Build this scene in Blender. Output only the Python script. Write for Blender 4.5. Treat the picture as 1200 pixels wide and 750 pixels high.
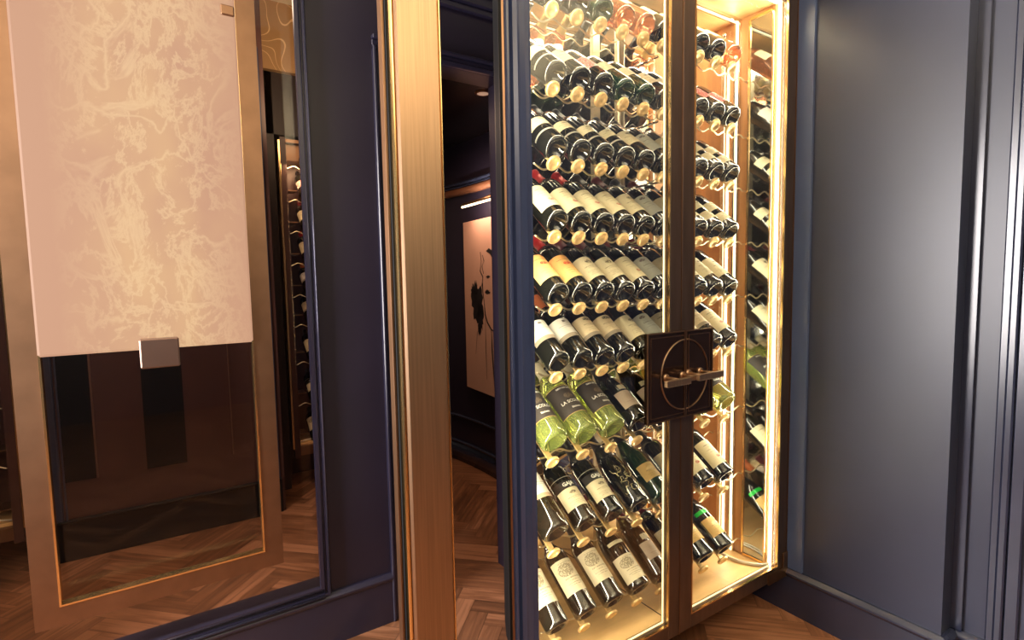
import bpy, math, random
from mathutils import Vector, Matrix
C = bpy.context.scene
for o in list(bpy.data.objects): bpy.data.objects.remove(o)
random.seed(7)
EYE = 1.324
# ------------------------------------------------------------------ camera
def cam_setup():
    y, p, r = math.radians(33.2137), math.radians(4.4616), math.radians(-1.0559)
    fwd = Vector((math.sin(y)*math.cos(p), math.cos(y)*math.cos(p), -math.sin(p)))
    right = Vector((math.cos(y), -math.sin(y), 0)); up = right.cross(fwd)
    R = right*math.cos(r)+up*math.sin(r); U = -right*math.sin(r)+up*math.cos(r)
    cd = bpy.data.cameras.new('camera'); co = bpy.data.objects.new('camera', cd); C.collection.objects.link(co)
    cd.sensor_width = 36; cd.lens = 628.653/1200*36; cd.clip_start = .02
    M = Matrix.Identity(4)
    for i in range(3): M[i][0] = R[i]; M[i][1] = U[i]; M[i][2] = -fwd[i]
    M[2][3] = EYE
    co.matrix_world = M; C.camera = co
cam_setup()
# ------------------------------------------------------------------ world, exposure, lights
W = bpy.data.worlds.new('world'); C.world = W; W.use_nodes = True
W.node_tree.nodes['Background'].inputs[0].default_value = (.9, .8, .75, 1)
W.node_tree.nodes['Background'].inputs[1].default_value = .3
C.view_settings.view_transform = 'Standard'; C.view_settings.look = 'None'
C.view_settings.exposure = 0.0; C.view_settings.gamma = 1; C.view_settings.use_curve_mapping = False
def area(name, loc, size, power, col, direction, sy=None):
    l = bpy.data.lights.new(name, 'AREA'); l.energy = power; l.color = col; l.size = size
    if sy: l.shape = 'RECTANGLE'; l.size_y = sy
    o = bpy.data.objects.new(name, l); C.collection.objects.link(o); o.location = loc
    o.rotation_euler = Vector(direction).to_track_quat('-Z', 'Y').to_euler(); return o
WARM = (1, .78, .55)
area('room_light', (-.3, -.9, 2.35), 1.4, 30, (1, .86, .72), (0, .15, -1))
area('added_ceiling_uplight', (.9, -.6, 1.9), 1.6, 95, (1, .88, .68), (0, 0, 1))  # added uplight, no fixture; brightens the ceiling reflected in the door glass
area('far_room_light', (-.1, 2.62, 2.7), .9, 19, (1, .74, .54), (.05, 0, -1))
area('added_frieze_fill', (.7, 2.9, 2.35), .4, 4, (1, .7, .42), (.1, .6, .5))  # added fill without a fixture, brightens the far wallpaper frieze
area('corridor_light', (1.3, 2.7, 2.2), .3, 9, (1, .62, .4), (0, 0, -1))
area('added_sheen_light', (-1.2, 1.44, 1.45), .55, 125, (1, .93, .9), (1, -.42, 0), 1.5)  # added off-view area light that makes the sheen on the right wall

# ------------------------------------------------------------------ materials
def nodes(name):
    m = bpy.data.materials.new(name); m.use_nodes = True; t = m.node_tree
    return m, t, t.nodes['Principled BSDF']
def N(t, k, **kw):
    n = t.nodes.new(k)
    for a, b in kw.items():
        if a.startswith('i_'): n.inputs[a[2:].replace('_', ' ')].default_value = b
        else: setattr(n, a, b)
    return n
def mat(name, col, rough=.5, metal=0, noise=0, scale=20, stretch=(1, 1, 1), bump=0, spec=.5, coat=0, transmission=0, emit=None, es=1, aniso=0):
    m, t, b = nodes(name)
    b.inputs['Base Color'].default_value = (*col, 1); b.inputs['Roughness'].default_value = rough
    b.inputs['Metallic'].default_value = metal; b.inputs['Specular IOR Level'].default_value = spec
    b.inputs['Coat Weight'].default_value = coat; b.inputs['Coat Roughness'].default_value = .06
    b.inputs['Transmission Weight'].default_value = transmission
    if emit: b.inputs['Emission Color'].default_value = (*emit, 1); b.inputs['Emission Strength'].default_value = es
    if noise or bump:
        tc = N(t, 'ShaderNodeTexCoord'); mp = N(t, 'ShaderNodeMapping'); mp.inputs['Scale'].default_value = stretch
        nz = N(t, 'ShaderNodeTexNoise', i_Scale=scale, i_Detail=6.0)
        t.links.new(tc.outputs['Object'], mp.inputs[0]); t.links.new(mp.outputs[0], nz.inputs['Vector'])
        if noise:
            r = N(t, 'ShaderNodeMapRange'); r.inputs[1].default_value = .3; r.inputs[2].default_value = .7
            r.inputs[3].default_value = 1-noise; r.inputs[4].default_value = 1+noise
            mx = N(t, 'ShaderNodeVectorMath', operation='SCALE'); mx.inputs[0].default_value = col
            t.links.new(nz.outputs[0], r.inputs[0]); t.links.new(r.outputs[0], mx.inputs['Scale'])
            t.links.new(mx.outputs[0], b.inputs['Base Color'])
        if bump:
            bp = N(t, 'ShaderNodeBump', i_Strength=bump, i_Distance=.002)
            t.links.new(nz.outputs[0], bp.inputs['Height']); t.links.new(bp.outputs[0], b.inputs['Normal'])
    return m
navy = mat('navy_lacquer', (.028, .034, .066), .38, noise=.1, scale=3, bump=.12, spec=.6)
navy_trim = mat('navy_trim', (.022, .027, .055), .25, spec=.7, noise=.08, scale=8)
casing_blue = mat('casing_blue', (.035, .05, .12), .25, spec=.7, noise=.06, scale=8)
dark_panel = mat('dark_panel', (.035, .018, .02), .35, noise=.15, scale=3)
dark_brown = mat('dark_brown', (.06, .024, .02), .4, noise=.15, scale=4)
brass = mat('brushed_brass', (.44, .285, .175), .42, 1, noise=.13, scale=14, stretch=(14, 14, .25), bump=.1)
brass_b = mat('bright_brass', (.95, .66, .3), .22, 1, noise=.05, scale=20)
frame_brass = mat('aged_brass', (.27, .155, .09), .42, 1, noise=.12, scale=10)
bronze = mat('dark_bronze', (.18, .12, .09), .38, .9, noise=.15, scale=12, stretch=(3, 3, .4))
bronze_d = mat('plate_bronze', (.045, .025, .02), .12, .7, noise=.1, scale=12)
steel = mat('polished_steel', (.75, .68, .58), .2, 1, noise=.05, scale=20)
wave_m = mat('rail_metal', (.85, .72, .5), .3, 1, noise=.05, scale=30)
peg_m = mat('peg_brass', (.85, .58, .26), .36, .55, noise=.2, scale=60, bump=.3)
maple = mat('maple_board', (.72, .46, .2), .45, noise=.1, scale=5, stretch=(1, 6, 6))
oak_side = mat('oak_side', (.5, .24, .085), .4, noise=.16, scale=6, stretch=(6, 6, .6))
mirror_m = mat('mirror', (.86, .84, .8), .015, 1, noise=.02, scale=3)
black = mat('black_shadow_gap', (.006, .006, .007), .7, noise=.1, scale=5, spec=.2)
cable_m = mat('clear_cable', (.7, .66, .55), .2, .2, noise=.05, scale=40)
strip = mat('led_strip', (1, .9, .7), .5, emit=(1, .87, .62), es=14, noise=.02)
strip_s = mat('led_strip_soft', (1, .9, .7), .5, emit=(1, .84, .55), es=3.2, noise=.02)
edge_glow = mat('glass_edge_emission', (1, .9, .7), .5, emit=(1, .84, .45), es=1.1, noise=.02)  # emission stands in for strip light caught in the door glass edge
lamp_m = mat('lamp_glow', (1, .8, .6), .5, emit=(1, .72, .42), es=4, noise=.02)
def pane_mat(name, ior, tint, boost=0):
    m = bpy.data.materials.new(name); m.use_nodes = True; t = m.node_tree; t.nodes.clear()
    o = N(t, 'ShaderNodeOutputMaterial'); mx = N(t, 'ShaderNodeMixShader'); f = N(t, 'ShaderNodeMath', operation='MULTIPLY_ADD')
    lw = N(t, 'ShaderNodeLayerWeight', i_Blend=.5); pw = N(t, 'ShaderNodeMath', operation='POWER'); pw.inputs[1].default_value = 5
    r0 = ((ior-1)/(ior+1))**2; f.inputs[1].default_value = 1-r0; f.inputs[2].default_value = r0
    t.links.new(lw.outputs['Facing'], pw.inputs[0]); t.links.new(pw.outputs[0], f.inputs[0])
    a = N(t, 'ShaderNodeBsdfTransparent'); a.inputs[0].default_value = (*tint, 1)
    g = N(t, 'ShaderNodeBsdfGlossy'); g.inputs['Roughness'].default_value = 0.0
    ad = N(t, 'ShaderNodeMath', operation='ADD'); ad.inputs[1].default_value = boost
    t.links.new(f.outputs[0], ad.inputs[0]); t.links.new(ad.outputs[0], mx.inputs[0])
    t.links.new(a.outputs[0], mx.inputs[1]); t.links.new(g.outputs[0], mx.inputs[2]); t.links.new(mx.outputs[0], o.inputs[0])
    return m
door_glass = pane_mat('door_glass', 1.72, (.99, 1, .985))
win_glass = pane_mat('window_glass', 1.3, (.98, .95, .93))

def wallpaper():
    m, t, b = nodes('gold_wallpaper')
    tc = N(t, 'ShaderNodeTexCoord'); nz = N(t, 'ShaderNodeTexNoise', i_Scale=2.6, i_Detail=1.2, i_Distortion=.4)
    t.links.new(tc.outputs['Object'], nz.inputs['Vector'])
    mu = N(t, 'ShaderNodeMath', operation='MULTIPLY'); mu.inputs[1].default_value = 26
    fr = N(t, 'ShaderNodeMath', operation='FRACT'); s = N(t, 'ShaderNodeMath', operation='LESS_THAN'); s.inputs[1].default_value = .10
    mx = N(t, 'ShaderNodeMix', data_type='RGBA'); mx.inputs[6].default_value = (.46, .27, .12, 1); mx.inputs[7].default_value = (.85, .6, .32, 1)
    t.links.new(nz.outputs[0], mu.inputs[0]); t.links.new(mu.outputs[0], fr.inputs[0]); t.links.new(fr.outputs[0], s.inputs[0])
    t.links.new(s.outputs[0], mx.inputs[0]); t.links.new(mx.outputs[2], b.inputs['Base Color'])
    b.inputs['Roughness'].default_value = .45; b.inputs['Metallic'].default_value = .15
    return m
paper = wallpaper()
ceil_m = mat('ceiling_plaster', (.75, .68, .52), .6, noise=.05, scale=3)

def alabaster():
    m, t, b = nodes('alabaster')
    tc = N(t, 'ShaderNodeTexCoord')
    mp = N(t, 'ShaderNodeMapping'); mp.inputs['Scale'].default_value = (1.5, 1, 1)
    t.links.new(tc.outputs['Object'], mp.inputs[0])
    n1 = N(t, 'ShaderNodeTexNoise', i_Scale=5.0, i_Detail=9.0, i_Roughness=.7, i_Distortion=.5)
    n2 = N(t, 'ShaderNodeTexNoise', i_Scale=2.6, i_Detail=3.0)
    n3 = N(t, 'ShaderNodeTexNoise', i_Scale=3.4, i_Detail=7.0, i_Distortion=1.2)
    for n in (n1, n2, n3): t.links.new(mp.outputs[0], n.inputs['Vector'])
    def veins(n, w):
        a = N(t, 'ShaderNodeMath', operation='SUBTRACT'); a.inputs[1].default_value = .5
        c = N(t, 'ShaderNodeMath', operation='ABSOLUTE'); d = N(t, 'ShaderNodeMapRange')
        d.inputs[1].default_value = 0; d.inputs[2].default_value = w*.8; d.inputs[3].default_value = 1; d.inputs[4].default_value = 0
        t.links.new(n.outputs[0], a.inputs[0]); t.links.new(a.outputs[0], c.inputs[0]); t.links.new(c.outputs[0], d.inputs[0]); return d
    v1 = veins(n1, .05); v3 = veins(n3, .035)
    mxv = N(t, 'ShaderNodeMath', operation='MAXIMUM'); t.links.new(v1.outputs[0], mxv.inputs[0]); t.links.new(v3.outputs[0], mxv.inputs[1])
    # veins gather in a band down the middle of the stone
    sx = N(t, 'ShaderNodeSeparateXYZ'); t.links.new(tc.outputs['Object'], sx.inputs[0])
    ax = N(t, 'ShaderNodeMath', operation='SUBTRACT'); ax.inputs[1].default_value = .03; t.links.new(sx.outputs[0], ax.inputs[0])
    ab = N(t, 'ShaderNodeMath', operation='ABSOLUTE'); t.links.new(ax.outputs[0], ab.inputs[0])
    bd = N(t, 'ShaderNodeMapRange'); bd.inputs[1].default_value = .08; bd.inputs[2].default_value = .24; bd.inputs[3].default_value = 1; bd.inputs[4].default_value = 0
    t.links.new(ab.outputs[0], bd.inputs[0])
    mv = N(t, 'ShaderNodeMath', operation='MULTIPLY'); t.links.new(mxv.outputs[0], mv.inputs[0]); t.links.new(bd.outputs[0], mv.inputs[1])
    mm = N(t, 'ShaderNodeMath', operation='MULTIPLY'); mm.inputs[1].default_value = .45; t.links.new(mv.outputs[0], mm.inputs[0])
    r2 = N(t, 'ShaderNodeMapRange'); r2.inputs[1].default_value = .35; r2.inputs[2].default_value = .68
    t.links.new(n2.outputs[0], r2.inputs[0])
    b2 = N(t, 'ShaderNodeMath', operation='MULTIPLY'); t.links.new(r2.outputs[0], b2.inputs[0]); t.links.new(bd.outputs[0], b2.inputs[1])
    c1 = N(t, 'ShaderNodeMix', data_type='RGBA'); c1.inputs[6].default_value = (.70, .375, .235, 1); c1.inputs[7].default_value = (.90, .55, .28, 1)
    t.links.new(b2.outputs[0], c1.inputs[0])
    c2 = N(t, 'ShaderNodeMix', data_type='RGBA'); c2.inputs[7].default_value = (1.12, .80, .44, 1)
    t.links.new(mm.outputs[0], c2.inputs[0]); t.links.new(c1.outputs[2], c2.inputs[6])
    t.links.new(c2.outputs[2], b.inputs['Emission Color']); b.inputs['Emission Strength'].default_value = .8
    b.inputs['Base Color'].default_value = (.03, .02, .015, 1); b.inputs['Roughness'].default_value = .5; b.inputs['Specular IOR Level'].default_value = .2
    return m
stone = alabaster()

def floor_mat():
    m, t, b = nodes('herringbone_oak')
    at = N(t, 'ShaderNodeAttribute', attribute_name='tone'); uv = N(t, 'ShaderNodeUVMap', uv_map='UVMap')
    mp = N(t, 'ShaderNodeMapping'); mp.inputs['Scale'].default_value = (1.2, 14, 1)
    nz = N(t, 'ShaderNodeTexNoise', i_Scale=3.0, i_Detail=7.0, i_Distortion=.5)
    t.links.new(uv.outputs[0], mp.inputs[0]); t.links.new(mp.outputs[0], nz.inputs['Vector'])
    ad = N(t, 'ShaderNodeMath', operation='ADD'); t.links.new(at.outputs['Fac'], ad.inputs[0]); t.links.new(nz.outputs[0], ad.inputs[1])
    cr = N(t, 'ShaderNodeValToRGB'); e = cr.color_ramp.elements
    e[0].position = .45; e[0].color = (.085, .034, .016, 1); e[1].position = 1.1; e[1].color = (.32, .142, .072, 1)
    e2 = cr.color_ramp.elements.new(.8); e2.color = (.20, .082, .038, 1)
    t.links.new(ad.outputs[0], cr.inputs[0]); t.links.new(cr.outputs[0], b.inputs['Base Color'])
    b.inputs['Roughness'].default_value = .38
    bp = N(t, 'ShaderNodeBump', i_Strength=.15, i_Distance=.002); t.links.new(nz.outputs[0], bp.inputs['Height']); t.links.new(bp.outputs[0], b.inputs['Normal'])
    return m
floor_m = floor_mat()

# ------------------------------------------------------------------ mesh helper
class MB:
    def __init__(s): s.v = []; s.f = []; s.sm = []
    def quad_grid(s, rows, close=False, smooth=True):
        b = len(s.v); n = len(rows[0])
        for r in rows: s.v += [tuple(p) for p in r]
        for i in range(len(rows)-1):
            for j in range(n if close else n-1):
                k = (j+1) % n
                s.f.append((b+i*n+j, b+i*n+k, b+(i+1)*n+k, b+(i+1)*n+j)); s.sm.append(smooth)
        return b, n
    def box(s, x0, x1, y0, y1, z0, z1, bev=0):
        if bev:
            c = bev
            prof = [(x0+c, y0), (x1-c, y0), (x1, y0+c), (x1, y1-c), (x1-c, y1), (x0+c, y1), (x0, y1-c), (x0, y0+c)]
            inn = [(x0+c, y0+c), (x1-c, y0+c), (x1-c, y0+c), (x1-c, y1-c), (x1-c, y1-c), (x0+c, y1-c), (x0+c, y1-c), (x0+c, y0+c)]
            b = len(s.v)
            for z, P in ((z0, inn), (z0+c, prof), (z1-c, prof), (z1, inn)): s.v += [(p[0], p[1], z) for p in P]
            for i in range(3):
                for j in range(8):
                    k = (j+1) % 8; s.f.append((b+i*8+j, b+i*8+k, b+i*8+8+k, b+i*8+8+j)); s.sm.append(False)
            s.f.append(tuple(b+j for j in (6, 4, 2, 0))); s.sm.append(False)
            s.f.append(tuple(b+24+j for j in (0, 2, 4, 6))); s.sm.append(False)
            return s
        b = len(s.v)
        s.v += [(x, y, z) for z in (z0, z1) for y in (y0, y1) for x in (x0, x1)]
        for q in ((0, 2, 3, 1), (4, 5, 7, 6), (0, 1, 5, 4), (2, 6, 7, 3), (0, 4, 6, 2), (1, 3, 7, 5)):
            s.f.append(tuple(b+i for i in q)); s.sm.append(False)
        return s
    def lathe(s, prof, n=32, axis='z', org=(0, 0, 0)):
        rows = []
        for r, h in prof:
            row = []
            for j in range(n):
                a = 2*math.pi*j/n; p = (r*math.cos(a), r*math.sin(a), h)
                if axis == 'y': p = (p[0], p[2], p[1])
                if axis == 'x': p = (p[2], p[0], p[1])
                row.append((p[0]+org[0], p[1]+org[1], p[2]+org[2]))
            rows.append(row)
        s.quad_grid(rows, True); return s
    def tube(s, pts, r, n=8, cap=True):
        pts = [Vector(p) for p in pts]; rows = []; up = Vector((0, 0, 1))
        for i, p in enumerate(pts):
            d = (pts[min(i+1, len(pts)-1)]-pts[max(i-1, 0)]).normalized()
            u = d.cross(up)
            if u.length < .05: u = d.cross(Vector((1, 0, 0)))
            u.normalize(); w = u.cross(d)
            rr = r(i) if callable(r) else r
            rows.append([p+u*math.cos(2*math.pi*j/n)*rr+w*math.sin(2*math.pi*j/n)*rr for j in range(n)])
        b, _ = s.quad_grid(rows, True)
        if cap:
            s.f.append(tuple(b+j for j in range(n))[::-1]); s.sm.append(False)
            e = b+(len(rows)-1)*n; s.f.append(tuple(e+j for j in range(n))); s.sm.append(False)
        return s
    def prism(s, poly, z0, z1):          # poly in x,y extruded in z
        b = len(s.v); n = len(poly)
        s.v += [(x, y, z0) for x, y in poly]+[(x, y, z1) for x, y in poly]
        for j in range(n):
            k = (j+1) % n; s.f.append((b+j, b+k, b+n+k, b+n+j)); s.sm.append(False)
        s.f.append(tuple(b+j for j in range(n))[::-1]); s.f.append(tuple(b+n+j for j in range(n))); s.sm += [False, False]
        return s
    def mesh(s, name, m):
        me = bpy.data.meshes.new(name); me.from_pydata([tuple(p) for p in s.v], [], s.f); me.materials.append(m)
        me.polygons.foreach_set('use_smooth', s.sm); me.update()
        import bmesh
        bm = bmesh.new(); bm.from_mesh(me); bmesh.ops.recalc_face_normals(bm, faces=bm.faces); bm.to_mesh(me); bm.free()
        return me
    def build(s, name, m, parent=None, loc=None):
        o = bpy.data.objects.new(name, s.mesh(name, m)); C.collection.objects.link(o)
        if parent: o.parent = parent
        if loc: o.location = loc
        return o
def tag(o, label, cat, group=None):
    o['label'] = label; o['category'] = cat
    if group: o['group'] = group
    return o
def struct(o): o['kind'] = 'structure'; return o
def empty(name, loc=(0, 0, 0)):
    o = bpy.data.objects.new(name, None); C.collection.objects.link(o); o.location = loc; o.empty_display_size = .05; return o
def rect_tube(mb, x0, x1, z0, z1, y0, y1, w, wb=None):
    """rectangular frame in the xz plane"""
    wb = wb or w
    mb.box(x0, x0+w, y0, y1, z0, z1); mb.box(x1-w, x1, y0, y1, z0, z1)
    mb.box(x0+w, x1-w, y0, y1, z0, z0+wb); mb.box(x0+w, x1-w, y0, y1, z1-wb, z1)
    return mb

# ------------------------------------------------------------------ setting: floor
def make_floor():
    Wd, n = .075, 6
    L = n; v = []; f = []; tone = []; uvs = []
    ca = math.cos(math.pi/4)
    def put(x, y, w, h, horiz):
        g = .012
        pts = [(x+g, y+g), (x+w-g, y+g), (x+w-g, y+h-g), (x+g, y+h-g)]
        P = [((px*ca-py*ca)*Wd+.7, (px*ca+py*ca)*Wd+.6) for px, py in pts]
        cx = sum(p[0] for p in P)/4; cy = sum(p[1] for p in P)/4
        if not (-2.3 < cx < 2.25 and -2.6 < cy < 5.0): return
        b = len(v); v.extend((p[0], p[1], 0) for p in P); f.append((b, b+1, b+2, b+3))
        tone.append(random.uniform(.1, .52)); o = random.uniform(0, 50)
        uvs.extend([(o, o), (o+n*Wd, o), (o+n*Wd, o+Wd), (o, o+Wd)] if horiz else [(o, o+Wd), (o, o), (o+n*Wd, o), (o+n*Wd, o+Wd)])
    for k in range(-90, 90):
        for m in range(-14, 15):
            x = k+m*n; y = k-m*n
            put(x, y, n, 1, True); put(x, y+1, 1, n, False)
    # dark bed under the joints
    b = len(v); v.extend([(-2.4, -2.7, -.003), (2.4, -2.7, -.003), (2.4, 5.1, -.003), (-2.4, 5.1, -.003)]); f.append((b, b+1, b+2, b+3)); tone.append(0); uvs.extend([(0, 0)]*4)
    me = bpy.data.meshes.new('floor'); me.from_pydata(v, [], f); me.materials.append(floor_m)
    a = me.attributes.new('tone', 'FLOAT', 'FACE'); a.data.foreach_set('value', tone)
    ul = me.uv_layers.new(name='UVMap'); ul.data.foreach_set('uv', [c for u in uvs for c in u])
    o = bpy.data.objects.new('floor', me); C.collection.objects.link(o); struct(o)
make_floor()
# ------------------------------------------------------------------ right wall (stepped)
w = MB(); w.prism([(2.0, 3.9), (2.0, .615), (2.085, .615), (2.085, -2.6), (2.3, -2.6), (2.3, 3.9)], 0, 2.6)
struct(w.build('wall_right', navy))
w = MB(); w.box(1.988, 2.0, 1.05, 1.16, .178, 2.51)                        # flat stile beside the cabinet
struct(w.build('trim_1', mat('stile_blue', (.07, .10, .2), .3, noise=.06, scale=8)))
w = MB(); w.box(2.068, 2.085, .585, .6148, .178, 2.51); struct(w.build('trim_2', navy_trim))
w = MB()
for a, b, d in ((.508, .53, .012), (.488, .508, .026), (.455, .488, .016)): w.box(2.085-d, 2.085, a, b, .178, 2.51, .004)
struct(w.build('trim_3', navy_trim))
def baseboard(path, name, h=.175, t=.016, m=navy_trim):
    """path: wall-line points with the room on the left side; extrudes board plus rounded cap"""
    prof = [(0, 0), (t, 0), (t, h-.03), (t+.004, h-.026), (t+.008, h-.018), (t+.008, h-.012), (t+.002, h-.006), (t-.006, h), (0, h)]
    mb = MB(); n = len(path); rows = []
    P = [Vector((x, y)) for x, y in path]
    for i, p in enumerate(P):
        if i == 0: d1 = d2 = (P[1]-p).normalized()
        elif i == n-1: d1 = d2 = (p-P[i-1]).normalized()
        else: d1 = (p-P[i-1]).normalized(); d2 = (P[i+1]-p).normalized()
        n1 = Vector((-d1.y, d1.x)); n2 = Vector((-d2.y, d2.x)); nn = (n1+n2); nn /= nn.length_squared/2 if nn.length else 1
        rows.append([(p.x+nn.x*a, p.y+nn.y*a, z) for a, z in prof])
    mb.quad_grid(rows, True, smooth=False)
    return struct(mb.build(name, m))
baseboard([(2.085, -2.6), (2.085, .615), (2.0, .615), (2.0, 1.9)], 'baseboard_right')
# ------------------------------------------------------------------ wall facing us with window and doorway (y = 1.945)
YW = 1.945
w = MB()
w.box(-2.2, -.75, YW, YW+.12, 0, 2.51); w.box(-.75, .452, YW, YW+.12, 0, .2); w.box(-.75, .452, YW, YW+.12, 2.4, 2.51)
w.box(.452, .742, YW, YW+.12, 0, 2.51); w.box(.742, 1.25, YW, YW+.12, 2.152, 2.51); w.box(1.25, 2.05, YW, YW+.12, 0, 2.51)
navy_w = mat('navy_lacquer_warm_tone', (.017, .0125, .026), .4, noise=.1, scale=3, bump=.1, spec=.5)  # navy paint with the warm light's purplish tone put into the colour
navy_t = mat('navy_trim_warm_tone', (.018, .016, .034), .3, noise=.1, scale=8, spec=.6)  # navy trim, same warm light tone put into the colour
struct(w.build('wall_front', navy_w))
def bolection(x0, x1, z0, z1, y, name, steps):
    mb = MB()
    for off, wd, d in steps:
        rect_tube(mb, x0-off, x1+off, z0-off, z1+off, y-d, y, wd)
    return struct(mb.build(name, navy_t))
bolection(-.75, .435, .215, 2.4, YW, 'trim_4', [(.0, .012, .018), (.012, .012, .008), (.02, .008, .02)])
w = MB(); w.box(-.74, .437, YW+.02, YW+.026, .22, 2.4); g = w.build('window_1', win_glass); struct(g)
w = MB()
for dz, yy in ((.218, .014), (.196, .024)): w.tube([(-.75, YW-yy, dz), (.435, YW-yy, dz)], .0055, 10)
for xx, yy in ((.437, .014), (.4545, .020)): w.tube([(xx, YW-yy, .2), (xx, YW-yy, 2.4)], .004, 10)
struct(w.build('trim_15', mat('trim_gloss', (.05, .05, .08), .16, .35, noise=.05)))
w = MB()   # doorway casing
for a, b, d in ((.688, .70, .022), (.70, .722, .012), (.722, .742, .018)): w.box(a, b, YW-d, YW, 0, 2.165, .003)
for a, b, d in ((2.152, 2.17, .018), (2.17, 2.19, .010), (2.19, 2.205, .024)): w.box(.688, 1.33, YW-d, YW, a, b, .003)
for a, b, d in ((1.25, 1.27, .018), (1.27, 1.29, .010), (1.29, 1.31, .022)): w.box(a, b, YW-d, YW, 0, 2.2, .003)
w.box(.742, .748, YW-.01, YW+.12, 0, 2.152)
struct(w.build('trim_5', navy_t))
w = MB()   # crown moulding
for z0, z1, d in ((2.375, 2.40, .02), (2.40, 2.44, .035), (2.44, 2.47, .06), (2.47, 2.505, .09)): w.box(-2.2, 2.0, YW-d, YW, z0, z1, .004)
struct(w.build('trim_6', navy_t))
baseboard([(.688, YW), (.47, YW), (-2.2, YW)], 'baseboard_front', h=.195, m=navy_t)
w = MB(); w.box(-2.3, 2.3, -2.6, YW+.12, 2.51, 2.56); struct(w.build('ceiling', ceil_m))
w = MB(); w.box(-2.3, -2.2, -2.6, 5.0, 0, 3.05); struct(w.build('wall_left', navy))
w = MB(); w.box(-2.3, 2.3, -2.7, -2.6, 0, 2.56); struct(w.build('wall_back', navy))
# ------------------------------------------------------------------ far room seen through the window
w = MB(); w.box(-.575, .53, 3.28, 3.42, 0, 3.0); w.box(.53, .545, 3.28, 3.9, 0, 3.0); struct(w.build('wall_far', dark_brown))
w = MB(); w.box(.5, .522, 3.262, 3.28, .2, 2.6, .004); w.box(-.48, -.445, 3.26, 3.28, .2, 2.6, .004); w.box(-.436, -.43, 3.262, 3.28, .2, 2.6)
struct(w.build('trim_7', navy))
w = MB()
for a, b in ((-.43, -.306), (-.104, .072)): w.box(a, b, 3.272, 3.28, .385, 2.3)
struct(w.build('trim_8', black))
w = MB()
w.box(-.31, -.302, 3.27, 3.28, .385, 2.3); w.box(.288, .293, 3.27, 3.28, .385, 2.3); struct(w.build('trim_9', mat('panel_edge', (.12, .06, .04), .4, noise=.1)))
w = MB(); w.box(-.575, .53, 3.262, 3.28, 0, .19, .003); w.box(-.47, .53, 3.25, 3.28, .19, .203, .004)
struct(w.build('baseboard_far', black))
w = MB(); w.box(-2.2, 1.72, 3.88, 3.98, 0, 3.0); struct(w.build('wall_far_recess', dark_panel))
w = MB(); w.box(-2.2, 1.3, 2.06, 4.0, 3.0, 3.05); struct(w.build('ceiling_far', ceil_m))
w = MB(); w.box(.53, 1.3, 3.56, 3.88, 2.6, 3.0); w.box(-2.2, -.575, 3.42, 3.88, 2.45, 3.0); struct(w.build('wall_far_frieze', paper))
w = MB(); w.box(.545, .64, 3.6, 3.88, 0, 2.6); w.box(.545, 1.3, 3.6, 3.88, 2.23, 2.6); struct(w.build('wall_far_surround', mat('surround_brown', (.018, .009, .008), .5, noise=.1, scale=4)))
# divider between far room and corridor
w = MB(); w.box(.83, .9, 2.3, 3.3, 0, 3.0); struct(w.build('wall_divider', dark_panel))
# ------------------------------------------------------------------ corridor with curved wall
def arc_pt(y, off=0):
    R = 3.0-off; return (-1.2+math.sqrt(R*R-(y-3.03)**2), y)
ys = [2.06+i*.1 for i in range(30)]
mb = MB(); mb.quad_grid([[(*arc_pt(y), z) for z in (0, 1.0, 2.0, 2.3)] for y in ys]); 
mb.quad_grid([[(*arc_pt(y, -.1), z) for z in (0, 2.3)] for y in ys]); struct(mb.build('wall_corridor', navy_w))
mb = MB()
for z0, z1, d in ((.0, .14, .012), (.14, .155, .022), (.328, .345, .016), (1.945, 1.965, .02), (1.965, 1.985, .035)):
    mb.quad_grid([[(*arc_pt(y, 0), z0), (*arc_pt(y, d), z0+.002), (*arc_pt(y, d), z1-.002), (*arc_pt(y, 0), z1)] for y in ys])
struct(mb.build('baseboard_corridor', navy_trim))
mb = MB(); mb.quad_grid([[(*arc_pt(y, 0), 1.9), (*arc_pt(y, .03), 1.9), (*arc_pt(y, .03), 1.942), (*arc_pt(y, 0), 1.942)] for y in ys])
struct(mb.build('trim_10', mat('walnut_rail', (.2, .08, .04), .4, noise=.1, scale=8)))
lacq = mat('ceiling_lacquer', (.008, .005, .006), .25, noise=.05, scale=3)
w = MB(); w.box(.9, 1.9, YW+.12, 5.0, 2.25, 2.3); struct(w.build('ceiling_corridor', lacq))

# recessed downlight in the corridor ceiling
dl = empty('downlight', (1.41, 2.38, 2.25))
MB().lathe([(.0, -.001), (.03, -.001), (.03, -.004)], 24).build('lens', mat('lens_frost', (.9, .7, .55), .5, emit=(1, .6, .4), es=.35, noise=.02), dl)
MB().lathe([(.03, -.0005), (.031, -.006), (.04, -.005), (.042, 0)], 24).build('trim_ring', frame_brass, dl)
tag(dl, 'small round recessed downlight in the dark ceiling beyond the doorway', 'light')
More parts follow.
